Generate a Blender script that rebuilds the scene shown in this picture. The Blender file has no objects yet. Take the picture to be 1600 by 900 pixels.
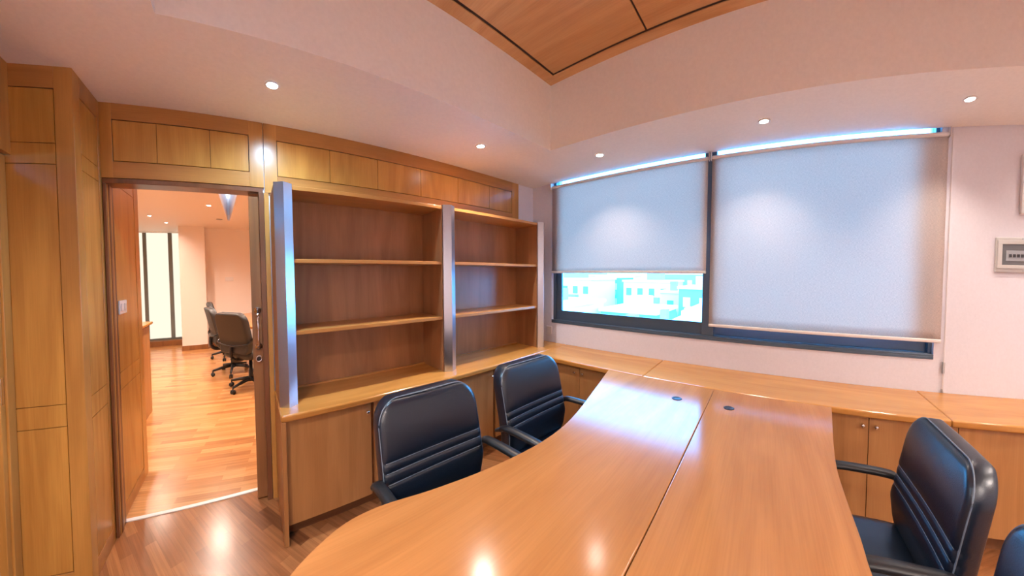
import bpy, bmesh, math, random
from mathutils import Vector, Matrix
random.seed(7)
C = bpy.context.scene.collection
SC = bpy.context.scene
PI = math.pi

# ------------------------------------------------------------------ camera
# The photograph is a phone's ultra-wide view in the Panini (stereographic-cylinder) projection:
# straight verticals, gently bowed horizontals. The same lens, as Blender's own custom camera:
LENS_SOURCE = """shader wide_lens(output point position = 0.0, output vector direction = 0.0, output color throughput = 1.0)
{
  point r = camera_shader_raster_position();
  float a = (r[0]-0.5)*3.301045/1.94481;
  float b = (r[1]-0.5)*1.856838;
  float c = (sqrt(1.0 + a*a*0.107334) - a*a*0.94481)/(a*a+1.0);
  float k = 0.94481+c;
  direction = normalize(vector(a*k, b*k/1.94481, c));
}
"""
YAW, PITCH, ROLL, EYE = .77016, -.04314, -.00218, 1.505
cam = bpy.data.cameras.new('camera')
camo = bpy.data.objects.new('camera', cam); C.objects.link(camo); SC.camera = camo
cam.lens = 14; cam.sensor_width = 36; cam.clip_start = .02; cam.clip_end = 500
SC.render.engine = 'CYCLES'
lens_ok = False
try:
    from cycles.osl import update_custom_camera_shader
    lens = bpy.data.texts.new('wide_lens.osl'); lens.write(LENS_SOURCE)
    cam.type = 'CUSTOM'; cam.custom_mode = 'INTERNAL'; cam.custom_shader = lens
    lens_ok = bool(update_custom_camera_shader(cam, lambda kind, text: None)) and len(cam.custom_bytecode) > 0
except Exception:
    lens_ok = False
if not lens_ok:      # nearest built-in lens
    cam.type = 'PANO'; cam.panorama_type = 'FISHEYE_LENS_POLYNOMIAL'
    cam.fisheye_fov = 6.28; k = 1600/36/440.56
    cam.fisheye_polynomial_k0 = 0; cam.fisheye_polynomial_k1 = -k; cam.fisheye_polynomial_k2 = .3931*k*k
    cam.fisheye_polynomial_k3 = -.1961*k**3; cam.fisheye_polynomial_k4 = .0432*k**4
F0 = Vector((math.cos(YAW), math.sin(YAW), 0)); R0 = Vector((math.sin(YAW), -math.cos(YAW), 0)); U0 = Vector((0, 0, 1))
Fv = F0*math.cos(PITCH)+U0*math.sin(PITCH); Uv = -F0*math.sin(PITCH)+U0*math.cos(PITCH)
Rv = R0*math.cos(ROLL)+Uv*math.sin(ROLL); Uw = -R0*math.sin(ROLL)+Uv*math.cos(ROLL)
camo.matrix_world = Matrix(((Rv.x, Uw.x, -Fv.x, 0), (Rv.y, Uw.y, -Fv.y, 0), (Rv.z, Uw.z, -Fv.z, EYE), (0, 0, 0, 1)))

# ------------------------------------------------------------------ world and exposure
SC.view_settings.view_transform = 'Standard'; SC.view_settings.look = 'None'
SC.view_settings.gamma = 1; SC.view_settings.use_curve_mapping = False
SC.view_settings.exposure = 1.45
W = bpy.data.worlds.new('sky'); SC.world = W; W.use_nodes = True
bg = W.node_tree.nodes['Background']; bg.inputs[0].default_value = (.085, .43, 1.0, 1); bg.inputs[1].default_value = 9.5
SC.cycles.use_denoising = True
SC.cycles.max_bounces = 10; SC.cycles.diffuse_bounces = 6; SC.cycles.transparent_max_bounces = 12
SC.cycles.sample_clamp_indirect = 6

WARM = (1.0, .87, .78); NEUT = (1.0, .86, .78); COOL = (.45, .72, 1.0); ORANGE = (1.0, .79, .64)
P_SPOT, P_OTHER = 34, 80

# ------------------------------------------------------------------ materials
def newmat(name):
    m = bpy.data.materials.new(name); m.use_nodes = True
    nt = m.node_tree; p = nt.nodes['Principled BSDF']
    return m, nt, p
def plain(name, col, rough=.5, metal=0, spec=.5, bump=0, bscale=200, coat=0):
    m, nt, p = newmat(name)
    p.inputs['Base Color'].default_value = (*col, 1); p.inputs['Roughness'].default_value = rough
    p.inputs['Metallic'].default_value = metal; p.inputs['Specular IOR Level'].default_value = spec
    p.inputs['Coat Weight'].default_value = coat
    tc = nt.nodes.new('ShaderNodeTexCoord'); n = nt.nodes.new('ShaderNodeTexNoise'); n.inputs['Scale'].default_value = bscale
    nt.links.new(tc.outputs['Object'], n.inputs['Vector'])
    mx = nt.nodes.new('ShaderNodeMix'); mx.data_type = 'RGBA'
    mx.inputs[6].default_value = (*[c*.94 for c in col], 1); mx.inputs[7].default_value = (*[min(1, c*1.05) for c in col], 1)
    nt.links.new(n.outputs['Fac'], mx.inputs[0]); nt.links.new(mx.outputs[2], p.inputs['Base Color'])
    if bump:
        b = nt.nodes.new('ShaderNodeBump'); b.inputs['Strength'].default_value = bump; b.inputs['Distance'].default_value = .002
        nt.links.new(n.outputs['Fac'], b.inputs['Height']); nt.links.new(b.outputs[0], p.inputs['Normal'])
    return m
def wood(name, dark, light, axis='z', rough=.3, spec=.5, figure=1.0, coat=0.0):
    """veneer: long soft figure along one axis, fine pores on top"""
    m, nt, p = newmat(name); L = nt.links.new
    tc = nt.nodes.new('ShaderNodeTexCoord')
    def noise(long_s, cross_s, detail, dist=0):
        mp = nt.nodes.new('ShaderNodeMapping')
        s = [cross_s]*3; s['xyz'.index(axis)] = long_s
        mp.inputs['Scale'].default_value = s
        n = nt.nodes.new('ShaderNodeTexNoise'); n.inputs['Scale'].default_value = 1; n.inputs['Detail'].default_value = detail
        n.inputs['Distortion'].default_value = dist
        L(tc.outputs['Object'], mp.inputs['Vector']); L(mp.outputs[0], n.inputs['Vector']); return n
    a = noise(.9, 7*figure, 4, 1.2); b = noise(4, 160, 3); c = noise(.25, 2.2, 2)
    r = nt.nodes.new('ShaderNodeMapRange'); r.inputs[1].default_value = .32; r.inputs[2].default_value = .68
    L(a.outputs['Fac'], r.inputs[0])
    m1 = nt.nodes.new('ShaderNodeMix'); m1.data_type = 'RGBA'
    m1.inputs[6].default_value = (*dark, 1); m1.inputs[7].default_value = (*light, 1); L(r.outputs[0], m1.inputs[0])
    m2 = nt.nodes.new('ShaderNodeMix'); m2.data_type = 'RGBA'; m2.blend_type = 'MULTIPLY'; m2.inputs[0].default_value = .16
    cr = nt.nodes.new('ShaderNodeMapRange'); cr.inputs[1].default_value = .3; cr.inputs[2].default_value = .6; cr.inputs[3].default_value = .55; cr.inputs[4].default_value = 1.05
    L(b.outputs['Fac'], cr.inputs[0]); L(m1.outputs[2], m2.inputs[6]); L(cr.outputs[0], m2.inputs[7])
    m3 = nt.nodes.new('ShaderNodeMix'); m3.data_type = 'RGBA'; m3.blend_type = 'MULTIPLY'; m3.inputs[0].default_value = .4
    c2 = nt.nodes.new('ShaderNodeMapRange'); c2.inputs[1].default_value = .3; c2.inputs[2].default_value = .7; c2.inputs[3].default_value = .75; c2.inputs[4].default_value = 1.15
    L(c.outputs['Fac'], c2.inputs[0]); L(m2.outputs[2], m3.inputs[6]); L(c2.outputs[0], m3.inputs[7])
    L(m3.outputs[2], p.inputs['Base Color'])
    p.inputs['Roughness'].default_value = rough; p.inputs['Specular IOR Level'].default_value = spec
    p.inputs['Coat Weight'].default_value = coat; p.inputs['Coat Roughness'].default_value = .12
    bp = nt.nodes.new('ShaderNodeBump'); bp.inputs['Strength'].default_value = .015; bp.inputs['Distance'].default_value = .001
    L(b.outputs['Fac'], bp.inputs['Height']); L(bp.outputs[0], p.inputs['Normal'])
    return m
def parquet(name, cols, rot, rough=.22):
    m, nt, p = newmat(name); L = nt.links.new
    tc = nt.nodes.new('ShaderNodeTexCoord'); mp = nt.nodes.new('ShaderNodeMapping'); mp.inputs['Rotation'].default_value = (0, 0, rot)
    L(tc.outputs['Object'], mp.inputs['Vector'])
    br = nt.nodes.new('ShaderNodeTexBrick'); br.offset = .37; br.offset_frequency = 2; br.squash = 1
    br.inputs['Scale'].default_value = 1; br.inputs['Brick Width'].default_value = .46; br.inputs['Row Height'].default_value = .068
    br.inputs['Mortar Size'].default_value = .0009; br.inputs['Mortar Smooth'].default_value = .3; br.inputs['Bias'].default_value = 0
    br.inputs['Color1'].default_value = (0, 0, 0, 1); br.inputs['Color2'].default_value = (1, 1, 1, 1); br.inputs['Mortar'].default_value = (.15, .15, .15, 1)
    L(mp.outputs[0], br.inputs['Vector'])
    cr = nt.nodes.new('ShaderNodeValToRGB'); e = cr.color_ramp.elements
    e[0].position = 0; e[0].color = (*cols[0], 1); e[1].position = 1; e[1].color = (*cols[-1], 1)
    for i, c in enumerate(cols[1:-1]):
        x = cr.color_ramp.elements.new((i+1)/(len(cols)-1)); x.color = (*c, 1)
    L(br.outputs['Color'], cr.inputs[0])
    m2 = nt.nodes.new('ShaderNodeMapping'); m2.inputs['Scale'].default_value = (2.5, 60, 1); L(mp.outputs[0], m2.inputs['Vector'])
    n = nt.nodes.new('ShaderNodeTexNoise'); n.inputs['Scale'].default_value = 1; n.inputs['Detail'].default_value = 4; n.inputs['Distortion'].default_value = .6
    L(m2.outputs[0], n.inputs['Vector'])
    mr = nt.nodes.new('ShaderNodeMapRange'); mr.inputs[1].default_value = .3; mr.inputs[2].default_value = .7; mr.inputs[3].default_value = .72; mr.inputs[4].default_value = 1.15
    L(n.outputs['Fac'], mr.inputs[0])
    mu = nt.nodes.new('ShaderNodeMix'); mu.data_type = 'RGBA'; mu.blend_type = 'MULTIPLY'; mu.inputs[0].default_value = .8
    L(cr.outputs[0], mu.inputs[6]); L(mr.outputs[0], mu.inputs[7])
    L(mu.outputs[2], p.inputs['Base Color']); p.inputs['Roughness'].default_value = rough
    return m
def emis(name, col, s):
    m = bpy.data.materials.new(name); m.use_nodes = True; nt = m.node_tree; nt.nodes.clear()
    e = nt.nodes.new('ShaderNodeEmission'); e.inputs[0].default_value = (*col, 1); e.inputs[1].default_value = s
    o = nt.nodes.new('ShaderNodeOutputMaterial'); nt.links.new(e.outputs[0], o.inputs[0]); return m
def fabric(name, col, transl, tint):
    m = bpy.data.materials.new(name); m.use_nodes = True; nt = m.node_tree; nt.nodes.clear(); L = nt.links.new
    tc = nt.nodes.new('ShaderNodeTexCoord')
    def stripes(sc):
        mp = nt.nodes.new('ShaderNodeMapping'); mp.inputs['Scale'].default_value = sc; n = nt.nodes.new('ShaderNodeTexNoise')
        n.inputs['Scale'].default_value = 1; n.inputs['Detail'].default_value = 2
        L(tc.outputs['Object'], mp.inputs[0]); L(mp.outputs[0], n.inputs['Vector']); return n
    a = stripes((1, 70, 520)); b = stripes((1, 520, 70))
    ad = nt.nodes.new('ShaderNodeMath'); ad.operation = 'ADD'; L(a.outputs['Fac'], ad.inputs[0]); L(b.outputs['Fac'], ad.inputs[1])
    mr = nt.nodes.new('ShaderNodeMapRange'); mr.inputs[1].default_value = .7; mr.inputs[2].default_value = 1.3; mr.inputs[3].default_value = .78; mr.inputs[4].default_value = 1.1
    L(ad.outputs[0], mr.inputs[0])
    def tinted(c):
        x = nt.nodes.new('ShaderNodeMix'); x.data_type = 'RGBA'; x.blend_type = 'MULTIPLY'; x.inputs[0].default_value = 1
        x.inputs[6].default_value = (*c, 1); L(mr.outputs[0], x.inputs[7]); return x.outputs[2]
    d = nt.nodes.new('ShaderNodeBsdfDiffuse'); t = nt.nodes.new('ShaderNodeBsdfTranslucent')
    L(tinted(col), d.inputs[0]); L(tinted(tint), t.inputs[0])
    mx = nt.nodes.new('ShaderNodeMixShader'); mx.inputs[0].default_value = transl; L(d.outputs[0], mx.inputs[1]); L(t.outputs[0], mx.inputs[2])
    o = nt.nodes.new('ShaderNodeOutputMaterial'); L(mx.outputs[0], o.inputs[0]); return m
def pane(name):
    m = bpy.data.materials.new(name); m.use_nodes = True; nt = m.node_tree; nt.nodes.clear(); L = nt.links.new
    t = nt.nodes.new('ShaderNodeBsdfTransparent'); t.inputs[0].default_value = (.93, .97, .98, 1)
    g = nt.nodes.new('ShaderNodeBsdfGlossy'); g.inputs['Roughness'].default_value = .01
    f = nt.nodes.new('ShaderNodeFresnel'); f.inputs[0].default_value = 1.3
    mx = nt.nodes.new('ShaderNodeMixShader'); L(f.outputs[0], mx.inputs[0]); L(t.outputs[0], mx.inputs[1]); L(g.outputs[0], mx.inputs[2])
    o = nt.nodes.new('ShaderNodeOutputMaterial'); L(mx.outputs[0], o.inputs[0]); return m

M = {}
WD, WL = (.40, .165, .042), (.56, .255, .072)
M['panel'] = wood('golden_veneer', (.44, .195, .040), (.60, .30, .066), 'z', .25)
M['panelh'] = wood('golden_veneer_rail', (.38, .16, .038), (.50, .225, .058), 'x', .28)
M['stile'] = wood('golden_veneer_stile', (.42, .185, .040), (.56, .27, .064), 'z', .28)
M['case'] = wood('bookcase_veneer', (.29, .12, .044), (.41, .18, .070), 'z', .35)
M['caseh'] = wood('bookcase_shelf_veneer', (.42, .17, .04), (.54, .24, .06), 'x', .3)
M['door'] = wood('cabinet_door_veneer', (.37, .16, .050), (.47, .22, .074), 'z', .3)
M['top'] = wood('worktop_veneer', (.46, .19, .04), (.58, .26, .06), 'y', .2)
M['topx'] = wood('worktop_veneer_long', (.46, .19, .04), (.58, .26, .06), 'x', .2)
M['table'] = wood('table_veneer', (.41, .165, .048), (.51, .22, .068), 'x', .165, .27, .8)
M['jamb'] = wood('dark_jamb', (.13, .045, .018), (.22, .08, .03), 'z', .3)
M['leaf'] = wood('door_leaf_veneer', (.20, .08, .028), (.30, .125, .042), 'z', .3)
M['kick'] = wood('plinth_veneer', (.16, .06, .022), (.24, .09, .032), 'x', .4)
M['groove'] = plain('groove_shadow_gap', (.035, .014, .008), .6)
M['wceil'] = wood('ceiling_veneer', (.62, .33, .13), (.76, .44, .19), 'y', .25)
M['white'] = plain('wall_paint', (.70, .67, .71), .6, bump=.05, bscale=60)
M['ceil'] = plain('ceiling_paint', (.88, .83, .77), .7, bump=.03, bscale=50)
M['orwall'] = plain('far_room_paint', (.82, .74, .68), .6)
M['floor'] = parquet('parquet_near', [(.17, .06, .022), (.27, .10, .034), (.36, .145, .05), (.23, .08, .028)], math.radians(62))
M['floor2'] = parquet('parquet_far', [(.42, .18, .06), (.56, .26, .09), (.62, .32, .12), (.48, .21, .07)], math.radians(8), .25)
M['steel'] = plain('brushed_steel', (.62, .64, .70), .28, 1)
M['chrome'] = plain('chrome', (.8, .8, .82), .12, 1)
M['alu'] = plain('dark_grey_aluminium_daylit', (.075, .11, .155), .3, .3)  # dark grey metal; extra blue in the colour imitates daylight on the frame
M['leather'] = plain('black_leather_daylit', (.005, .011, .023), .30, 0, .7, bump=.25, bscale=260)  # blue tint in the base colour stands in for window light
M['leather2'] = plain('grey_black_leather', (.035, .033, .032), .45, 0, .5, bump=.3, bscale=260)
M['piping'] = plain('leather_piping', (.15, .19, .24), .4)
M['plastic'] = plain('black_plastic', (.012, .012, .014), .4)
M['blind'] = fabric('blind_fabric', (.66, .62, .58), .40, (1.0, .69, .58))
M['bar'] = plain('blind_rail', (.74, .68, .64), .4)
M['pane'] = pane('window_glass')
M['lampglow'] = emis('downlight_glow', (1, .93, .88), 30)
M['coolglow'] = emis('cool_downlight_glow', (.75, .92, 1), 40)
M['ring'] = plain('white_lamp_ring', (.75, .70, .68), .3)
M['swwhite'] = plain('switch_plastic', (.75, .74, .74), .35)
M['boxgrey'] = plain('breaker_box_plastic', (.55, .53, .50), .4)
M['boxdark'] = plain('breaker_window', (.12, .12, .125), .15)
M['breaker'] = plain('breaker_grey', (.33, .34, .36), .4)
M['toggle'] = plain('breaker_toggle', (.03, .03, .035), .4)
M['thresh'] = plain('threshold_strip', (.8, .75, .7), .4)
M['cream'] = emis('far_blind_glow', (1, .88, .70), .42)
M['sky'] = emis('far_recess_glow', (.72, .86, 1), 1.3)  # emission for the sheet that brightens the far recess
M['fargrey'] = plain('far_mullion', (.16, .19, .19), .5)
M['bld1'] = plain('pale_render', (.93, .93, .92), .8); M['bld2'] = plain('teal_render', (.22, .36, .40), .8)  # second render is plain teal
M['bld3'] = plain('grey_blue_render', (.34, .46, .50), .8); M['bwin'] = plain('dark_window', (.16, .30, .34), .3)
M['street'] = plain('street_asphalt', (.30, .36, .38), .9)

# ------------------------------------------------------------------ helpers
def link(name, bm, mat, parent=None, smooth=False):
    me = bpy.data.meshes.new(name); bmesh.ops.recalc_face_normals(bm, faces=bm.faces); bm.to_mesh(me); bm.free()
    me.materials.append(mat)
    if smooth:
        for p in me.polygons: p.use_smooth = True
    o = bpy.data.objects.new(name, me); C.objects.link(o)
    if parent: o.parent = parent
    return o
def box(bm, x0, x1, y0, y1, z0, z1, bev=0, seg=2):
    r = bmesh.ops.create_cube(bm, size=1); vs = r['verts']
    for v in vs:
        v.co = Vector(((x0+x1)/2+v.co.x*(x1-x0), (y0+y1)/2+v.co.y*(y1-y0), (z0+z1)/2+v.co.z*(z1-z0)))
    if bev:
        es = list({e for v in vs for e in v.link_edges})
        bmesh.ops.bevel(bm, geom=es, offset=bev, segments=seg, profile=.5, affect='EDGES')
def B(name, mat, *bxs, parent=None, bev=0, seg=2):
    bm = bmesh.new()
    for b in bxs: box(bm, *b, bev=bev, seg=seg)
    return link(name, bm, mat, parent)
def prism(bm, pts, z0, z1, bev=0):
    vb = [bm.verts.new((x, y, z0)) for x, y in pts]; vt = [bm.verts.new((x, y, z1)) for x, y in pts]
    f1 = bm.faces.new(vb[::-1]); f2 = bm.faces.new(vt); n = len(pts)
    for i in range(n): bm.faces.new((vb[i], vb[(i+1) % n], vt[(i+1) % n], vt[i]))
    if bev: bmesh.ops.bevel(bm, geom=list(f2.edges)+list(f1.edges), offset=bev, segments=3, profile=.5, affect='EDGES')
def tube(bm, pts, r, n=10, closed=False, flat=1.0):
    pts = [Vector(p) for p in pts]; rings = []; N = len(pts)
    for i, p in enumerate(pts):
        a = pts[(i-1) % N] if (closed or i > 0) else p; b = pts[(i+1) % N] if (closed or i < N-1) else p
        t = (b-a).normalized(); up = Vector((0, 0, 1)) if abs(t.z) < .95 else Vector((0, 1, 0))
        s = t.cross(up).normalized(); u = s.cross(t)
        rr = r[i] if isinstance(r, (list, tuple)) else r
        rings.append([bm.verts.new(p+s*rr*math.cos(2*PI*k/n)+u*rr*flat*math.sin(2*PI*k/n)) for k in range(n)])
    for i in range(N if closed else N-1):
        A, D = rings[i], rings[(i+1) % N]
        for k in range(n): bm.faces.new((A[k], A[(k+1) % n], D[(k+1) % n], D[k]))
    if not closed: bm.faces.new(rings[0][::-1]); bm.faces.new(rings[-1])
def lathe(bm, prof, loc=(0, 0, 0), axis='z', n=24, caps=True):
    rings = []
    for r, h in prof:
        ring = []
        for k in range(n):
            a = 2*PI*k/n; c, s = r*math.cos(a), r*math.sin(a)
            v = {'z': (c, s, h), 'x': (h, c, s), 'y': (c, h, s)}[axis]
            ring.append(bm.verts.new(Vector(loc)+Vector(v)))
        rings.append(ring)
    for A, D in zip(rings, rings[1:]):
        for k in range(n): bm.faces.new((A[k], A[(k+1) % n], D[(k+1) % n], D[k]))
    if caps: bm.faces.new(rings[0][::-1]); bm.faces.new(rings[-1])
def spline(pts, n=6):
    out = []
    for i in range(len(pts)-1):
        p0 = pts[max(i-1, 0)]; p1 = pts[i]; p2 = pts[i+1]; p3 = pts[min(i+2, len(pts)-1)]
        for k in range(n):
            t = k/n
            out.append(tuple(.5*((2*b)+(-a+c)*t+(2*a-5*b+4*c-d)*t*t+(-a+3*b-3*c+d)*t**3) for a, b, c, d in zip(p0, p1, p2, p3)))
    out.append(tuple(pts[-1])); return out
def tag(o, label=None, cat=None, group=None, kind=None):
    if label: o['label'] = label
    if cat: o['category'] = cat
    if group: o['group'] = group
    if kind: o['kind'] = kind
    return o
def thing(name, label, cat, loc=(0, 0, 0), rz=0, group=None):
    o = bpy.data.objects.new(name, None); C.objects.link(o); o.location = loc; o.rotation_euler = (0, 0, rz)
    o.empty_display_size = .1
    return tag(o, label, cat, group)
def struct(o): o['kind'] = 'structure'; return o
def copy_tree(o, parent=None):
    c = o.copy(); C.objects.link(c)
    if parent: c.parent = parent
    for ch in list(o.children): copy_tree(ch, c)
    return c

H = 2.508            # soffit
YS, XW = 2.38, 2.81  # door-and-bookcase wall, window wall
XB, YR = -1.19, -2.7 # wall behind the camera, wall to its right

# ------------------------------------------------------------------ the room
struct(B('floor', M['floor'], (XB-.1, XW+.2, YR-.1, 2.53, -.12, 0)))
struct(B('floor', M['floor2'], (-4.6, 3.4, 2.55, 10.2, -.12, 0)))
struct(B('trim_1', M['thresh'], (-.86, .05, 2.525, 2.555, -.02, .006)))
# soffit with its raised bay
RX0, RX1, RY0, RY1, RZ = -.333, 2.051, -1.75, 1.551, 3.03
ce = B('ceiling', M['ceil'], (XB-.1, XW-.008, RY1, YS+.13, H, H+.12), (XB-.1, XW-.008, YR-.1, RY0, H, H+.12),
       (XB-.1, RX0, RY0, RY1, H, H+.12), (RX1, XW-.008, RY0, RY1, H, H+.12),
       (RX0-.1, RX0, RY0-.1, RY1+.1, H+.12, RZ+.1), (RX1, RX1+.1, RY0-.1, RY1+.1, H+.12, RZ+.1),
       (RX0, RX1, RY0-.1, RY0, H+.12, RZ+.1), (RX0, RX1, RY1, RY1+.1, H+.12, RZ+.1)); struct(ce)
cp = B('ceiling', M['wceil'], (RX0, RX1, RY0, RY1, RZ, RZ+.1)); struct(cp)
wp = []
bw = .085
for a, b in ((RY1-bw, .727), (.721, -.105), (-.111, -.94), (-.946, RY0+bw)):
    B('panel', M['wceil'], (RX0+bw+.022, RX1-bw-.022, b+.003, a-.003 if a < 1.4 else a-.022, RZ-.010, RZ), parent=cp, bev=.002)
B('border', M['wceil'], (RX0, RX0+bw, RY0, RY1, RZ-.010, RZ), (RX1-bw, RX1, RY0, RY1, RZ-.010, RZ), (RX0+bw, RX1-bw, RY1-bw, RY1, RZ-.010, RZ), (RX0+bw, RX1-bw, RY0, RY0+bw, RZ-.010, RZ), parent=cp)
B('groove', M['groove'], (RX0+bw, RX1-bw, RY0+bw, RY1-bw, RZ-.003, RZ), parent=cp)
# window wall: opening from the sill to above the soffit
OY0, OY1, OZ0, OZ1 = -1.245, 2.10, .965, 2.60
struct(B('wall_window', M['white'], (XW, XW+.2, YR-.1, OY0, -.02, 3.0), (XW, XW+.2, OY1, 2.55, -.02, 3.0),
         (XW, XW+.2, OY0, OY1, -.02, OZ0), (XW, XW+.2, OY0, OY1, OZ1, 3.0)))
struct(B('wall_right', M['white'], (XB-.1, XW+.2, YR-.15, YR, -.02, 3.0)))
struct(B('wall_back', M['white'], (XB-.15, XB, YR, .98, -.02, 3.0), (XB-.15, XB, .98, 1.93, 2.1, 3.0)))
struct(B('wall_roof', M['white'], (XB-.1, XW+.2, YR-.1, 2.5, RZ+.1, RZ+.2)))
# wall with the doorway and the bookcase
DX0, DX1, DZ = -.84, .085, 2.06
ws = struct(B('wall_left', M['white'], (DX1+.03, 2.562, YS+.019, YS+.14, -.02, 3.2), (2.562, XW, YS, YS+.14, -.02, 3.2), (-.865, DX1+.03, YS+.02, YS+.14, DZ+.03, 3.2)))
def panelling(parent, axis, pos, rect, cells, splits=(), grain='panel', depth=.018, out=-1):
    """framed panelling: dark groove field, stiles and rails round it, inset panels. axis 'y': wall faces -y at y=pos; axis 'x': faces +x at x=pos"""
    a0, a1, z0, z1 = rect
    def bx(p0, p1, q0, q1, d0, d1):
        return (p0, p1, pos-d1, pos-d0, q0, q1) if axis == 'y' else (pos+d0, pos+d1, p0, p1, q0, q1)
    g = .0028
    B('groove', M['groove'], bx(a0+.001, a1-.001, z0+.001, z1-.001, .0, depth-.010), parent=parent)
    us = sorted({c[0] for c in cells}); A0 = min(c[0] for c in cells); A1 = max(c[1] for c in cells)
    Z0 = min(c[2] for c in cells); Z1 = max(c[3] for c in cells)
    B('stile', M['stile'], bx(a0, A0-g, z0, z1, 0, depth), bx(A1+g, a1, z0, z1, 0, depth), parent=parent, bev=.0012, seg=1)
    B('rail', M['panelh'], bx(A0-g, A1+g, Z1+g, z1, 0, depth), bx(A0-g, A1+g, z0, Z0-g, 0, depth), parent=parent, bev=.0012, seg=1)
    for c in cells:
        B('panel', M[grain] if len(c) < 5 else M[c[4]], bx(c[0]+g/2, c[1]-g/2, c[2]+g/2, c[3]-g/2, 0, depth-.002), parent=parent, bev=.0015, seg=1)
xs = [-.79, -.53, -.21, .03]
p1 = struct(thing('wall_left_panelling', None, None)); p1.name = 'trim_2'
panelling(p1, 'y', YS+.018, (-.865, .123, DZ+.03, H), [(a, b, 2.185, 2.415) for a, b in zip(xs, xs[1:])])
xs = [.215, .582, .956, 1.344, 1.737, 2.126, 2.455]
p2 = struct(thing('trim_3', None, None))
panelling(p2, 'y', YS+.018, (.127, 2.56, 2.06, H), [(a, b, 2.175, 2.405) for a, b in zip(xs, xs[1:])])
struct(B('trim_4', M['stile'], (DX1+.035, .152, YS, YS+.03, 0, 2.06), bev=.002))      # stile between doorway and bookcase
# door linings
struct(B('trim_5', M['jamb'], (-.865, DX1+.03, YS+.005, YS+.14, DZ, DZ+.028), (-.862, -.845, YS+.005, YS+.03, 0, DZ), (-.862, -.838, YS+.05, YS+.075, 0, DZ), (-.862, -.848, YS+.03, YS+.15, 0, DZ), bev=.002))
struct(B('trim_6', M['stile'], (-.862, -.842, YS+.078, YS+.10, 0, DZ), (-.862, -.843, YS+.032, YS+.048, 0, DZ), bev=.002))
struct(B('trim_7', M['jamb'], (DX1, DX1+.033, YS-.002, YS+.03, 0, DZ), (DX1+.02, DX1+.033, YS+.03, YS+.14, 0, DZ), bev=.002))
# wooden pier on the left, its two faces
struct(B('wall_pier', M['stile'], (XB-.15, -.883, 2.051, YS+.14, -.02, H)))
p3 = struct(thing('trim_8', None, None))
panelling(p3, 'x', -.883, (2.034, YS+.005, 0, H), [(2.115, 2.345, 2.135, 2.405), (2.115, 2.345, 2.055, 2.135), (2.115, 2.345, .925, 2.055), (2.115, 2.345, .815, .925), (2.115, 2.345, .09, .815)])
p4 = struct(thing('trim_9', None, None))
panelling(p4, 'y', 2.051, (XB-.13, -.866, 0, H), [(XB-.06, -.963, 2.155, 2.405), (XB-.06, -.963, 2.058, 2.155), (XB-.06, -.963, .922, 2.058), (XB-.06, -.963, .815, .922), (XB-.06, -.963, .10, .815)])
# head and frame of the door in the wall behind the camera
p5 = struct(B('door_2', M['leaf'], (XB-.13, XB-.09, 1.0, 1.93, 0, 2.08)))
B('frame', M['stile'], (XB-.09, XB-.045, 1.93, 2.03, 0, 2.09), (XB-.045, XB-.03, 1.965, 2.03, 0, 2.09), (XB-.15, XB-.02, .95, 1.0, 0, 2.09), parent=p5, bev=.003)
B('strike_plate', M['chrome'], (XB-.048, XB-.0435, 1.937, 1.96, .97, 1.09), parent=p5, bev=.002)
struct(B('trim_10', M['stile'], (XB-.15, XB, .95, 2.032, 2.095, H), bev=.002))

# lining panel beyond the doorway with its switches
p6 = struct(thing('wall_lining', None, None)); p6.name = 'wall_lining'
struct(B('wall_corner', M['orwall'], (-1.05, -.883, 2.53, 3.14, -.02, 2.62)))
panelling(p6, 'x', -.883, (2.50, 3.14, 0, 2.60), [(2.545, 3.03, 2.11, 2.5), (2.545, 3.03, .925, 2.11), (2.545, 3.03, .815, .925), (2.545, 3.03, .09, .815)])
sw = thing('light_switch', 'white double light switch on the wood lining beyond the doorway', 'switch', (-.865, 2.66, 1.335))
B('plate', M['swwhite'], (0, .012, -.075, .075, -.043, .043), parent=sw, bev=.004)
for s in (-1, 1): B('rocker', M['ring'], (.011, .018, s*.033-.017, s*.033+.017, -.024, .024), parent=sw, bev=.003)

# sliding door leaf standing partly out of its pocket
dl = struct(B('door_1', M['leaf'], (.018, .112, YS+.035, YS+.075, .01, DZ-.005), bev=.002))
bm = bmesh.new(); yb = YS+.034
for z, r in ((1.285, .024), (1.045, .024)):
    lathe(bm, [(r*.9, 0), (r, -.004), (r, -.008), (r*.55, -.012), (r*.5, -.02)], (.056, yb, z), 'y')
lk = link('handle', bm, M['chrome'], dl, True); lk['label'] = 'chrome pull handle'
bm = bmesh.new()
tube(bm, [(.056, yb-.016, 1.285), (.056, yb-.042, 1.268), (.056, yb-.05, 1.24), (.056, yb-.044, 1.17), (.056, yb-.05, 1.10), (.056, yb-.042, 1.062), (.056, yb-.016, 1.045)], [.007, .008, .009, .0055, .009, .008, .007], 12)
lathe(bm, [(.004, -.007), (.011, -.005), (.011, .005), (.004, .007)], (.056, yb-.045, 1.165), 'z', 14)
link('grip', bm, M['chrome'], lk, True)
bm = bmesh.new(); lathe(bm, [(.022, 0), (.024, -.004), (.023, -.008), (.015, -.009), (.014, -.004)], (.056, yb, .962), 'y'); lr = link('lock', bm, M['chrome'], dl, True)
bm = bmesh.new(); lathe(bm, [(.013, -.0045), (.013, -.0055), (.001, -.0056)], (.056, yb, .962), 'y'); link('keyhole', bm, M['toggle'], lr)

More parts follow.
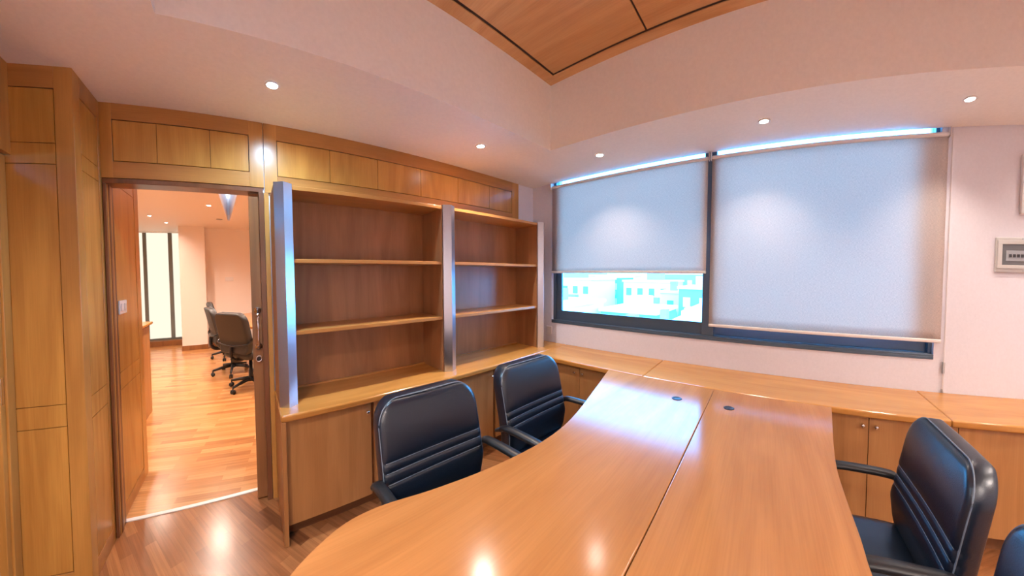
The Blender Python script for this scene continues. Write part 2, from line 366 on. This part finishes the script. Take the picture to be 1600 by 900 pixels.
# ------------------------------------------------------------------ the window
win = struct(thing('window_1', None, None))
FX = XW+.03
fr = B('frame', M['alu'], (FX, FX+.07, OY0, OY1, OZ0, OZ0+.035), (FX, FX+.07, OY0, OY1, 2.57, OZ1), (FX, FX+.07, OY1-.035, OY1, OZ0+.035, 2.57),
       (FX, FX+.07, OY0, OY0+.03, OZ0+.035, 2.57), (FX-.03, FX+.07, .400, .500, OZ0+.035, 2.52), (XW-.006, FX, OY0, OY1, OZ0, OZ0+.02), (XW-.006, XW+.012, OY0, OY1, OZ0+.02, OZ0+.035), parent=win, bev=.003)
def sash(y0, y1, xo, lw=.05):
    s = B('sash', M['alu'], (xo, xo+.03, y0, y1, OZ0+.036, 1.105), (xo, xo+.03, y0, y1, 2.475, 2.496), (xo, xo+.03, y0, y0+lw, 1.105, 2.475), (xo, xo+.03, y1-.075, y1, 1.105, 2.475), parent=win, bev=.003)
    B('pane', M['pane'], (xo+.012, xo+.018, y0+lw, y1-.075, 1.105, 2.475), parent=s)
    B('rubber_gasket', M['toggle'], (xo-.002, xo+.001, y0+.045, y1-.07, 1.10, 1.106), parent=s)
sash(.43, OY1-.036, FX+.005); sash(OY0+.03, .47, FX+.038, .13)
B('top_pane', M['pane'], (FX+.045, FX+.05, OY0+.03, OY1-.035, 2.497, 2.569), parent=win)
bm = bmesh.new(); lathe(bm, [(.008, 0), (.009, -.006), (.004, -.01)], (FX+.004, .452, 1.03), 'x', 14); link('latch', bm, M['toggle'], win, True)
pl = bpy.data.lights.new('portal', 'AREA'); pl.shape = 'RECTANGLE'; pl.size = 3.3; pl.size_y = 1.55
try: pl.cycles.is_portal = True
except Exception: pass
po = bpy.data.objects.new('window_daylight_portal', pl); C.objects.link(po); po.location = (XW+.15, .43, 1.79); po.rotation_euler = (0, PI/2, PI)
po.rotation_euler = Matrix(((0, 0, 1), (1, 0, 0), (0, 1, 0))).to_euler()   # faces -x

# roller blinds
def blind(y0, y1, z0, label, chain_y):
    t = thing('roller_blind', label, 'blind', (XW-.028, 0, 0), 0, None)
    ztop = 2.485
    bm = bmesh.new(); ny = 24; nz = 20
    g = [[bm.verts.new((.010+.0015*math.sin(j*1.3+i*.5), y0+(y1-y0)*i/ny, z0+.018+(2.468-z0-.018)*j/nz)) for j in range(nz+1)] for i in range(ny+1)]
    for i in range(ny):
        for j in range(nz): bm.faces.new((g[i][j], g[i+1][j], g[i+1][j+1], g[i][j+1]))
    f = link('fabric', bm, M['blind'], t, True)
    f.modifiers.new('thickness', 'SOLIDIFY').thickness = .0008
    B('bottom_rail', M['bar'], (.001, .019, y0-.002, y1+.002, z0, z0+.024), parent=t, bev=.006)
    B('headrail', M['bar'], (-.006, .030, y0-.004, y1+.004, 2.446, 2.474), parent=t, bev=.012, seg=4)
    for q in (y0-.012, y1+.005): B('bracket', M['ring'], (-.01, .034, q, q+.007, 2.44, 2.504), parent=t, bev=.002)
    if chain_y is not None:
        bm = bmesh.new()
        tube(bm, [(.0, chain_y, 2.46), (.0, chain_y, .76)], .0022, 6); tube(bm, [(.018, chain_y-.002, 2.46), (.018, chain_y-.002, .76)], .0022, 6)
        c = link('chain', bm, M['bar'], t); B('tensioner', M['breaker'], (.0, .02, chain_y-.008, chain_y+.008, .88, .955), parent=c, bev=.003); B('floor_clip', M['breaker'], (.004, .02, chain_y-.006, chain_y+.006, .747, .77), parent=c, bev=.003)
    return t
blind(.470, 2.085, 1.519, 'pale grey roller blind half raised over the left window, daylight gap beneath', None)
blind(-1.285, .437, 1.082, 'large pale grey roller blind pulled nearly down over the right window', -1.312)
struct(B('trim_11', M['white'], (XW-.004, XW, OY0-.10, OY0-.075, .745, H), bev=.001))

# breaker box and the small white box above it
bb = thing('breaker_box', 'grey plastic breaker box on the white wall right of the window', 'breaker box', (XW, -1.88, 1.678))
B('box_body', M['boxgrey'], (-.018, 0, -.222, .222, -.113, .113), parent=bb, bev=.006)
cv = B('cover_frame', M['boxgrey'], (-.028, -.018, -.214, .214, .068, .092), (-.028, -.018, -.214, .214, -.088, -.066), (-.028, -.018, .180, .214, -.066, .068), (-.028, -.018, -.214, -.180, -.066, .068), parent=bb, bev=.002)
B('cover_window', M['boxdark'], (-.0195, -.018, -.180, .180, -.066, .068), parent=bb)
bk = B('breaker_row', M['breaker'], (-.024, -.0195, -.15, .150, -.040, .028), parent=bb, bev=.002)
bm = bmesh.new()
for i in range(9): box(bm, -.029, -.024, .120-i*.03-.009, .120-i*.03+.009, -.016, .004)
link('toggle', bm, M['toggle'], bk)
bm = bmesh.new()
for i in range(3): box(bm, -.0186, -.0179, .03-i*.012-.004, .03-i*.012+.004, .098, .107)
link('marking', bm, M['breaker'], bb)
B('lower_marking', M['breaker'], (-.0186, -.0179, .012, .022, -.105, -.098), parent=bb)
jb = B('junction_box', M['swwhite'], (XW-.03, XW, -2.10, -1.825, 1.94, 2.32), bev=.006)
tag(jb, 'plain white box high on the wall above the breaker box', 'box')
sk = thing('wall_socket', 'small pale wall socket in the corner under the left end of the window', 'socket', (XW, 2.13, .875))
B('plate', M['ring'], (-.010, 0, -.035, .035, -.045, .045), parent=sk, bev=.003)

# ------------------------------------------------------------------ base cabinets and worktops
def knob(parent, x, y, z, axis):
    bm = bmesh.new()
    lathe(bm, [(.0055, 0), (.0055, -.006), (.004, -.012), (.009, -.017), (.0125, -.022), (.0115, -.028), (.005, -.031)], (x, y, z), axis, 18)
    k = link('knob', bm, M['chrome'], parent, True); k['label'] = 'small chrome knob'; return k
def cab_y(x0, x1, label, doors, end=False):
    """cabinet on the bookcase wall, doors face -y"""
    t = thing('base_cabinet', label, 'cabinet', (0, 0, 0), 0, 'base cabinets under the bookcase worktop')
    B('carcass', M['kick'], (x0, x1, 1.972, YS-.002, .10, .704), parent=t)
    B('plinth', M['kick'], (x0, x1, 2.01, YS-.01, 0, .10), parent=t)
    if end: B('end_panel', M['door'], (x0-.026, x0-.001, 1.905, YS-.002, 0, .704), parent=t, bev=.0015)
    for a, b, side in doors:
        d = B('door', M['door'], (a+.002, b-.002, 1.95, 1.971, .085, .695), parent=t, bev=.0015)
        knob(d, b-.03 if side > 0 else a+.03, 1.95, .640, 'y')
    return t
cab_y(.178, 1.25, 'long base cabinet at the doorway end, partly behind the nearest left chair', [(.178, .705, 1), (.722, 1.25, -1)], True)
cab_y(1.252, 2.298, 'base cabinet under the bookcase nearer the window corner, behind the second chair', [(1.252, 1.778, 1), (1.80, 2.29, -1)])
def cab_x(y1, y0, label, doors):
    """cabinet under the window, doors face -x"""
    t = thing('base_cabinet', label, 'cabinet', (0, 0, 0), 0, 'base cabinets under the window worktop')
    B('carcass', M['kick'], (2.322, XW-.002, y0, y1, .10, .704), parent=t)
    B('plinth', M['kick'], (2.37, XW-.01, y0, y1, 0, .10), parent=t)
    for a, b, side in doors:      # a > b; side +1 knob at the b end
        d = B('door', M['door'], (2.30, 2.321, b+.002, a-.002, .10, .695), parent=t, bev=.0015)
        knob(d, 2.30, b+.04 if side > 0 else a-.04, .650, 'x')
cab_x(1.90, .932, 'two-door base cabinet in the window corner beside the second left chair', [(1.90, 1.416, 1), (1.416, .932, -1)])
cab_x(.930, -.126, 'base cabinet under the window hidden behind the table end', [(.930, .402, 1), (.402, -.126, -1)])
cab_x(-.128, -1.187, 'brown base cabinet with two knobs seen between the table and the right chair', [(-.128, -.657, 1), (-.657, -1.187, -1)])
cab_x(-1.189, -2.25, 'brown base cabinet at the far right behind the right chairs', [(-1.189, -1.72, 1), (-1.72, -2.25, -1)])
w = B('worktop', M['topx'], (.150, XW-.001, 1.898, YS-.001, .705, .745), bev=.012, seg=4)
tag(w, 'long wooden worktop carrying the bookcase', 'worktop', 'wooden worktops')
for a, b, l in ((1.896, .832, 'short wooden worktop in the corner under the raised blind'), (.830, -1.128, 'wooden worktop under the large blind behind the table end'), (-1.130, -2.26, 'wooden worktop at the right under the breaker box')):
    w = B('worktop', M['top'], (2.262, XW-.001, b, a, .705, .745), bev=.010, seg=4); tag(w, l, 'worktop', 'wooden worktops')

# ------------------------------------------------------------------ bookcase
bc = thing('bookcase', 'large open wooden bookcase with steel columns standing on the worktop', 'bookcase', (0, 0, .745))
z = .745; T = 2.036-z
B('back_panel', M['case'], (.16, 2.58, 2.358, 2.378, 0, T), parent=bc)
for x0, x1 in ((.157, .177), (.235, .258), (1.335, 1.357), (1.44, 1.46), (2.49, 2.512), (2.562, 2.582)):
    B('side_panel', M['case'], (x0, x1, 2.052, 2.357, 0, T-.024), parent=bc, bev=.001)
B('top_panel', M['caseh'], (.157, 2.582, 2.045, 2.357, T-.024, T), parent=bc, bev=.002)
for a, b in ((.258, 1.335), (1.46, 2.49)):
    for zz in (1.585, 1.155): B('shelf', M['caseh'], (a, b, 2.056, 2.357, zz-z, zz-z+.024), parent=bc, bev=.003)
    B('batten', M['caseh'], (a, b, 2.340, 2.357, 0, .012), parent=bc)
for x0, x1 in ((.157, .263), (1.338, 1.447), (2.482, 2.586)):
    bm = bmesh.new(); xm = (x0+x1)/2
    prism(bm, [(x0, 2.05), (x0, 2.036), (xm, 2.002), (x1, 2.036), (x1, 2.05)], 0, T+.008)
    c = link('column', bm, M['steel'], bc); c['label'] = 'brushed steel V-shaped column'

# ------------------------------------------------------------------ table
LEFT = [(2.254, 1.112), (1.826, .999), (1.481, .911), (1.27, .872), (1.089, .862), (.905, .876), (.751, .898), (.614, .924), (.52, .943), (.435, .963), (.352, .974), (.259, .965), (.17, .927), (.079, .865), (.0, .775), (-.07, .65), (-.12, .49), (-.135, .306)]
RIGHT = [(2.254, -.424), (1.929, -.372), (1.71, -.338), (1.514, -.316), (1.34, -.311), (1.14, -.313), (1.0, -.310), (.8, -.33), (.52, -.36), (.35, -.362), (.2, -.325), (.08, -.25), (.0, -.16), (-.07, -.04), (-.12, .12), (-.135, .302)]
tb = thing('meeting_table', 'big wooden meeting table with curved sides and a centre seam', 'table')
def half(pts, seam):
    bm = bmesh.new(); o = spline(pts, 5); prism(bm, o+[(pts[0][0], seam)], .710, .745, .004)
    return link('table_top', bm, M['table'], tb)
half(LEFT, .3057); half(RIGHT, .3043)
B('panel_leg', M['door'], (1.9, 1.93, -.15, .78, 0, .708), parent=tb, bev=.002)
B('panel_leg', M['door'], (.32, .35, -.05, .66, 0, .708), parent=tb, bev=.002)
B('modesty_panel', M['door'], (.351, 1.899, .29, .32, .2, .708), parent=tb, bev=.002)
for x, y in ((1.962, .490), (1.970, .178)):
    bm = bmesh.new(); lathe(bm, [(.029, .744), (.031, .7465), (.026, .7485), (.024, .7465), (.001, .7462)], (x, y, 0), 'z', 28)
    g = link('grommet', bm, M['plastic'], tb, True); g['label'] = 'black plastic cable grommet'
    bm = bmesh.new(); box(bm, x-.014, x+.004, y-.010, y+.008, .7462, .7472, .001); link('cable_slot', bm, M['toggle'], g)

# ------------------------------------------------------------------ office chair
def make_chair(leather, label, group):
    """origin on the floor under the gas post, faces -y"""
    t = thing('office_chair', label, 'chair', (0, 0, 0), 0, group)
    Z0, Z1, HW, RC, TH = .475, .965, .264, .11, .05
    def depth(x, zz):      # centre surface of the back
        k = (zz-.60)
        return .225+.085*max(k, 0)/.36+.18*max(k-.22, 0)**1.6 + (.10*max(-k, 0) if k < 0 else 0) - .010*(x/HW)**2
    def halfw(zz):
        w = HW-.015*max(0, (.62-zz)/.15)
        if zz > Z1-RC: w -= RC-math.sqrt(max(0, RC*RC-(zz-(Z1-RC))**2))
        if zz < Z0+.05: w -= .05-math.sqrt(max(0, .05**2-((Z0+.05)-zz)**2))
        return w
    bm = bmesh.new(); NU, NV = 26, 40
    SEAMS = (.728, .690, .648)
    rows = sorted([Z0+(Z1-Z0)*(.5-.5*math.cos(PI*j/NV)) for j in range(NV+1) if all(abs(Z0+(Z1-Z0)*(.5-.5*math.cos(PI*j/NV))-s) > .013 for s in SEAMS)]+[s+d for s in SEAMS for d in (-.012, -.006, -.002, .002, .006, .012)])
    NV = len(rows)-1
    us = [math.sin(PI/2*(-1+2*i/NU)) for i in range(NU+1)]
    def surf(u, zz, side):
        w = max(halfw(zz), .001); x = u*w
        d = min(w-abs(x), Z1-zz, zz-Z0); f = min(max(d, 0)/.035, 1); th = TH*max(0, 1-(1-f)**3.2)**(1/2.6)
        if side < 0:   # front: cushion bulges, pinched at the seams
            for s in SEAMS: th -= .0045*math.exp(-((zz-s)/.007)**2)
            th += .012*max(0, 1-((zz-.84)/.12)**2)*max(0, 1-(x/.25)**2)
        return Vector((x, depth(x, zz)+side*th, zz))
    front = [[bm.verts.new(surf(u, zz, -1)) for u in us] for zz in rows]
    back = [[bm.verts.new(surf(u, zz, 1)) for u in us] for zz in rows]
    for G in (front, back):
        for j in range(NV):
            for i in range(NU):
                q = (G[j][i], G[j][i+1], G[j+1][i+1], G[j+1][i])
                try: bm.faces.new(q)
                except ValueError: pass
    bmesh.ops.remove_doubles(bm, verts=bm.verts, dist=.0008)
    bk = link('backrest', bm, leather, t, True)
    bm = bmesh.new(); ring = []
    for j in range(4, NV): ring.append((halfw(rows[j])-.004, rows[j]))
    pts = [(x, zz) for x, zz in ring]+[(-x, zz) for x, zz in ring[::-1]]
    P = []
    for x, zz in pts:
        w = halfw(zz); P.append((x*.99, depth(x, zz)-.034, zz))
    tube(bm, P, .0032, 6); link('piping', bm, M['piping'], bk, True)
    bm = bmesh.new()
    for s in SEAMS:
        L_ = [(-1+2*i/16) for i in range(17)]; tube(bm, [tuple(surf(u*.93, s, -1)+Vector((0, -.0008, .0))) for u in L_], .0015, 6)
    link('stitching', bm, M['piping'], bk, True)
    # seat cushion
    bm = bmesh.new(); bmesh.ops.create_grid(bm, x_segments=20, y_segments=20, size=1)
    top = {}
    bm.free(); bm = bmesh.new(); n = 20
    def seat(u, v, side):
        a, b = math.sin(PI/2*u), math.sin(PI/2*v); k = (1-.10*abs(b)**6); x = a*.255*k*(1-.06*b*(1 if b < 0 else -.5)); y = b*.25*(1-.10*abs(a)**6)-.02
        d = min(1-abs(a), 1-abs(b)); f = min(d/.18, 1); th = .045*math.sqrt(max(0, 1-(1-f)**2))
        zc = .445-.035*max(0, (-b-.55)/.45)**2
        if side > 0: th += .008*(1-a*a)*(1-b*b)-.004*math.exp(-((abs(a)-.62)/.03)**2)
        return Vector((x, y, zc+side*th))
    for side in (1, -1):
        G = [[bm.verts.new(seat(-1+2*i/n, -1+2*j/n, side)) for i in range(n+1)] for j in range(n+1)]
        for j in range(n):
            for i in range(n): bm.faces.new((G[j][i], G[j][i+1], G[j+1][i+1], G[j+1][i]))
    bmesh.ops.remove_doubles(bm, verts=bm.verts, dist=.0008)
    link('seat', bm, leather, t, True)
    for s in (-1, 1):
        bm = bmesh.new(); x = s*.285
        pad = spline([(x, .215, .645), (x, .18, .662), (x, .05, .668), (x, -.08, .664), (x, -.135, .648)], 5)
        tube(bm, pad, [.016]+[.027]*(len(pad)-2)+[.016], 12, flat=.6)
        a = link('armrest', bm, M['plastic'], t, True)
        bm = bmesh.new()
        tube(bm, spline([(x, -.125, .645), (s*.286, -.13, .58), (s*.284, -.07, .49), (s*.275, .0, .43), (s*.20, .02, .395), (s*.08, .02, .39)], 5), .013, 10)
        link('arm_support', bm, M['plastic'], a, True)
    bm = bmesh.new()
    tube(bm, spline([(-.285, .18, .655), (-.285, .24, .63), (-.24, .295, .60), (0, .315, .575), (.24, .295, .60), (.285, .24, .63), (.285, .18, .655)], 6), .009, 8)
    link('back_bar', bm, M['plastic'], t, True)
    bm = bmesh.new(); tube(bm, spline([(0, .10, .385), (0, .24, .39), (0, .30, .45), (0, .300, .56)], 5), .016, 8, flat=1.6); box(bm, -.09, .09, -.10, .14, .372, .398, .006)
    link('mechanism', bm, M['plastic'], t)
    bm = bmesh.new(); lathe(bm, [(.03, .085), (.03, .22), (.022, .225), (.022, .372)], n=18); link('gas_column', bm, M['plastic'], t, True)
    bm = bmesh.new()
    for k in range(5):
        a = 2*PI*k/5+.3; d = Vector((math.cos(a), math.sin(a), 0))
        tube(bm, [tuple(d*.02+Vector((0, 0, .115))), tuple(d*.16+Vector((0, 0, .10))), tuple(d*.29+Vector((0, 0, .078)))], [.026, .021, .014], 8)
    lathe(bm, [(.04, .085), (.045, .10), (.04, .135), (.03, .14)], n=18)
    base = link('star_base', bm, M['plastic'], t, True)
    for k in range(5):
        a = 2*PI*k/5+.3; d = Vector((math.cos(a), math.sin(a), 0)); s = Vector((-d.y, d.x, 0)); bm = bmesh.new()
        for q in (-.014, .014):
            c = d*.29+s*q; m = bmesh.ops.create_cone(bm, cap_ends=True, segments=18, radius1=.027, radius2=.027, depth=.016)
            rot = Vector((0, 0, 1)).rotation_difference(s).to_matrix()
            for v in m['verts']: v.co = rot @ v.co + c + Vector((0, 0, .027))
        tube(bm, [tuple(d*.29+Vector((0, 0, .03))), tuple(d*.29+Vector((0, 0, .085)))], .008, 8)
        link('caster', bm, M['plastic'], t, True)
    return t
CG = 'black leather office chairs round the meeting table'
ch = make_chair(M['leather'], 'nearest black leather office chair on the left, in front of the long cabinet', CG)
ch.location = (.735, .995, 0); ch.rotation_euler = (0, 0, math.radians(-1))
def put(src, x, y, rz, label, group=None):
    c = copy_tree(src); c.location = (x, y, 0); c.rotation_euler = (0, 0, math.radians(rz)); c['label'] = label
    if group: c['group'] = group
    return c
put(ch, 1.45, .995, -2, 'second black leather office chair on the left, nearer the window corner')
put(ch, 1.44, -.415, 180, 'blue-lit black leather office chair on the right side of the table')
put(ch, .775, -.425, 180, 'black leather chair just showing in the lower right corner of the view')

# ------------------------------------------------------------------ downlights
def downlight(x, y, zc, label, col=WARM, power=P_SPOT, glow='lampglow', group='recessed ceiling downlights', blend=.8, size=112):
    t = thing('downlight', label, 'ceiling light', (x, y, zc), 0, group)
    bm = bmesh.new(); lathe(bm, [(.030, -.001), (.041, -.001), (.042, -.004), (.037, -.007), (.030, -.006)], n=28, caps=False); link('trim_ring', bm, M['ring'], t, True)
    bm = bmesh.new(); lathe(bm, [(.029, -.0015), (.029, -.003), (.02, -.0045), (.001, -.0055)], n=24); link('lamp', bm, M[glow], t, True)
    l = bpy.data.lights.new('lamp_light', 'SPOT'); l.energy = power; l.color = col; l.spot_size = math.radians(size); l.spot_blend = blend; l.shadow_soft_size = .03
    o = bpy.data.objects.new('lamp_light', l); C.objects.link(o); o.location = (0, 0, -.012); o.parent = t
    return t
downlight(.156, 1.893, H, 'cool blue-white downlight nearest the doorway', COOL, 36, 'coolglow', size=166)
downlight(1.596, 1.885, H, 'small warm downlight above the bookcase', power=45)
downlight(2.376, 1.277, H, 'downlight over the raised blind near the corner', power=17)
downlight(2.379, .033, H, 'downlight over the middle of the large blind', power=17)
downlight(2.380, -1.216, H, 'downlight at the right above the white wall edge', power=17)
for x, y in ((1.6, -2.1), (.3, -2.1), (-.8, -1.3), (-.8, .3), (2.38, -2.3)):  # unseen downlights added to raise the light in the room
    downlight(x, y, H, 'added unseen downlight behind the camera', WARM, (40 if y < -2 and x > 1 else 92) if x < 2 else 8, size=150, blend=.9)

# ------------------------------------------------------------------ the room beyond the doorway
HO = 2.60
struct(B('ceiling', M['orwall'], (-4.6, -.35, 2.52, 10.2, HO, HO+.1), (-.35, 3.4, 7.2, 10.2, HO, HO+.1), (.35, 3.4, 2.52, 7.2, HO, HO+.1), (-.35, .35, 2.52, 4.1, HO, HO+.1)))
bm = bmesh.new(); prism(bm, [(-.40, 7.3), (-.40, 4.0), (.35, 4.0), (.35, 7.3)], 3.02, 3.06); struct(link('recess_glow_sheet', bm, M['sky']))  # glowing sheet added above the recess to brighten it
bm = bmesh.new(); prism(bm, [(-.03, 4.1), (-.31, 7.2), (.35, 7.2), (.35, 4.1)], HO, HO+.1)
struct(link('ceiling', bm, M['orwall']))
struct(B('wall_recess', M['white'], (-.40, -.35, 4.0, 7.3, HO+.1, 3.02), (-.4, .4, 4.0, 4.1, HO+.1, 3.02), (-.4, .4, 7.2, 7.3, HO+.1, 3.02)))
bm = bmesh.new(); prism(bm, [(-.03, 4.1), (-.31, 7.2), (.1, 7.2), (.1, 4.1)], HO+.1, 3.02); struct(link('wall_recess', bm, M['white']))
struct(B('wall_far', M['orwall'], (-1.45, -.91, 8.2, 9.3, 0, HO), (-.91, 3.4, 8.45, 8.6, 0, HO), (-4.6, -1.4, 9.2, 9.35, 0, HO)))
struct(B('wall_far_left', M['orwall'], (-4.7, -4.6, 2.5, 10.2, 0, HO))); struct(B('wall_far_right', M['orwall'], (3.4, 3.5, 2.5, 10.2, 0, HO)))
struct(B('wall_divider', M['orwall'], (-4.6, -1.05, 2.52, 2.62, 0, HO), (.118, 3.4, YS+.145, YS+.2, 0, HO), (-1.05, .118, YS+.145, YS+.2, 2.1, HO)))
struct(B('baseboard_far', M['leaf'], (-1.46, -.9, 8.18, 8.2, 0, .10), (-.91, 3.4, 8.43, 8.45, 0, .10), (-3.6, -1.45, 8.97, 9.2, 0, .12)))
wf = struct(thing('window_2', None, None))
B('pane', M['cream'], (-3.4, -1.46, 9.17, 9.19, .16, 2.56), parent=wf)
B('mullion', M['fargrey'], (-2.44, -2.36, 9.12, 9.17, .16, 2.56), (-1.86, -1.77, 9.12, 9.17, .16, 2.56), (-3.4, -1.46, 9.13, 9.17, .13, .16), parent=wf)
sg = thing('wall_plate', 'small blank white plate on the far wall of the next room', 'plate', (-.42, 8.45, 1.48))
B('cover', M['swwhite'], (-.09, .09, -.015, 0, -.045, .045), parent=sg, bev=.004)
sb = thing('sideboard', 'wooden sideboard edge peeking past the lining in the next room', 'sideboard', (0, 0, 0))
B('cabinet_body', M['door'], (-1.75, -1.19, 4.1, 4.6, 0, 1.0), parent=sb, bev=.003); B('top_slab', M['topx'], (-1.77, -1.15, 4.08, 4.62, 1.0, 1.03), parent=sb, bev=.008)
ot = thing('meeting_table', 'orange-brown table among the chairs in the next room', 'table', (0, 0, 0))
bm = bmesh.new(); prism(bm, spline([(.9, 5.55), (.3, 5.5), (.02, 5.6), (-.15, 5.9), (-.2, 6.5), (-.2, 7.2), (-.15, 7.7), (.3, 7.95), (.9, 7.95)], 4), .715, .75, .004); link('table_top', bm, M['table'], ot)
for q in (5.95, 7.35): B('panel_leg', M['leaf'], (.1, .7, q, q+.03, 0, .713), parent=ot)
OG = 'office chairs in the next room'
oc = make_chair(M['leather2'], 'black office chair seen from behind through the doorway', OG)
oc.location = (.0, 5.0, 0); oc.rotation_euler = (0, 0, math.radians(132)); oc.scale = (1.1, 1.1, 1.1)
put(oc, -.28, 5.9, 105, 'black office chair seen side-on through the doorway, left of its neighbour')
put(oc, -.40, 7.1, 95, 'farthest black office chair, only its top showing over the others')
for x, y in ((-.541, 4.62), (-.56, 5.80), (-1.72, 6.95), (-1.6, 7.75)):
    downlight(x, y, HO, {4.62: 'nearest downlight seen through the doorway', 5.80: 'second downlight seen through the doorway', 6.95: 'left downlight in front of the far blinds', 7.75: 'farthest small downlight beside the far column'}[y], ORANGE, P_OTHER if y < 7.5 else 15, 'lampglow', 'downlights in the next room', .9, 150)
for x, y in ((1.2, 4.6), (1.2, 6.4), (-2.8, 5.0), (-2.4, 3.4), (2.6, 5.5)):  # unseen lamps, added to light the far room
    downlight(x, y, HO, 'downlight out of sight in the next room', ORANGE, P_OTHER, 'lampglow', 'downlights in the next room', .9, 150)
sp = thing('ceiling_speaker', 'dark little disc in the far ceiling beside the recess', 'vent', (-.5, 7.1, HO))
bm = bmesh.new(); lathe(bm, [(.06, 0), (.06, -.008), (.045, -.01)], n=20); link('grille', bm, M['breaker'], sp)

# ------------------------------------------------------------------ the city outside
struct(B('street_ground', M['street'], (8, 160, -90, 120, -14.2, -14)))
def building(x, y, w, d, ztop, mat, label, win):
    t = thing('building', label, 'building', (x, y, -14), 0, 'buildings outside the window'); h = ztop+14
    B('wall', M[mat], (0, d, -w/2, w/2, 0, h), parent=t)
    B('parapet', M['bld1'], (-.2, d+.2, -w/2-.2, w/2+.2, h, h+.35), parent=t)
    n = int(w/1.8); src = None
    for i in range(n):
        yy = -w/2+(i+.5)*w/n
        for fl in range(3):
            zz = h-2.2-fl*2.8
            if src is None: src = B('window', M[win], (-.06, .02, -.45, .45, 0, 1.2), parent=t); o = src
            else: o = src.copy(); C.objects.link(o)
            o.location = (0, yy, zz)
    B('balcony', M['bld3'], (-.9, 0, -w*.3, w*.1, h-3.2, h-2.4), parent=t)
    B('roof_hut', M['bld3'] if mat == 'bld1' else M['bld1'], (d*.3, d*.6, -w*.2, w*.1, h, h+1.6), parent=t)
BL = [(24, 21, 9, 8, -1.6, 'bld1', 'bwin', 'white low block at the left of the window view'), (30, 12.8, 6, 8, -2.4, 'bld2', 'bld1', 'teal block near the middle of the window view'),
      (44, 31, 12, 9, .6, 'bld1', 'bwin', 'long pale block far left outside'), (50, 18, 8, 9, .3, 'bld1', 'bwin', 'pale block far behind the middle'),
      (27, 6.4, 3, 6, -3.0, 'bld3', 'bld1', 'grey-blue block right of the middle'), (40, 8.0, 4, 8, -.2, 'bld2', 'bld1', 'tall teal block far right of the middle'),
      (18, 3.2, 1.8, 5, -.8, 'bld1', 'bwin', 'white slab at the right edge of the window view'), (60, 12, 16, 10, 1.6, 'bld3', 'bld1', 'farthest grey-blue block on the skyline'),
      (64, 40, 24, 10, 1.2, 'bld1', 'bwin', 'farthest white block on the skyline')]
BL += [(22, 14.6, 2.2, 3, -4.0, 'bld3', 'bld1', 'low teal roof just below the middle of the window view'), (23, 10.2, 2.6, 4, -3.4, 'bld1', 'bwin', 'small white block just below the middle'),
       (54, 26.8, 5, 6, .9, 'bld2', 'bld1', 'small teal block behind the long pale block'), (44, 12.2, 3, 3, -1.0, 'bld1', 'bwin', 'narrow white block between the teal blocks'),
       (22, 6.9, 1.6, 2.5, -2.6, 'bld1', 'bwin', 'narrow white block in front of the grey-blue block'), (56, 8.4, 4, 3, .2, 'bld1', 'bwin', 'far white block toward the right of the view')]
for x, y, w_, d_, zt, m_, wn, lb in BL: building(x, y, w_, d_, zt, m_, lb, wn)
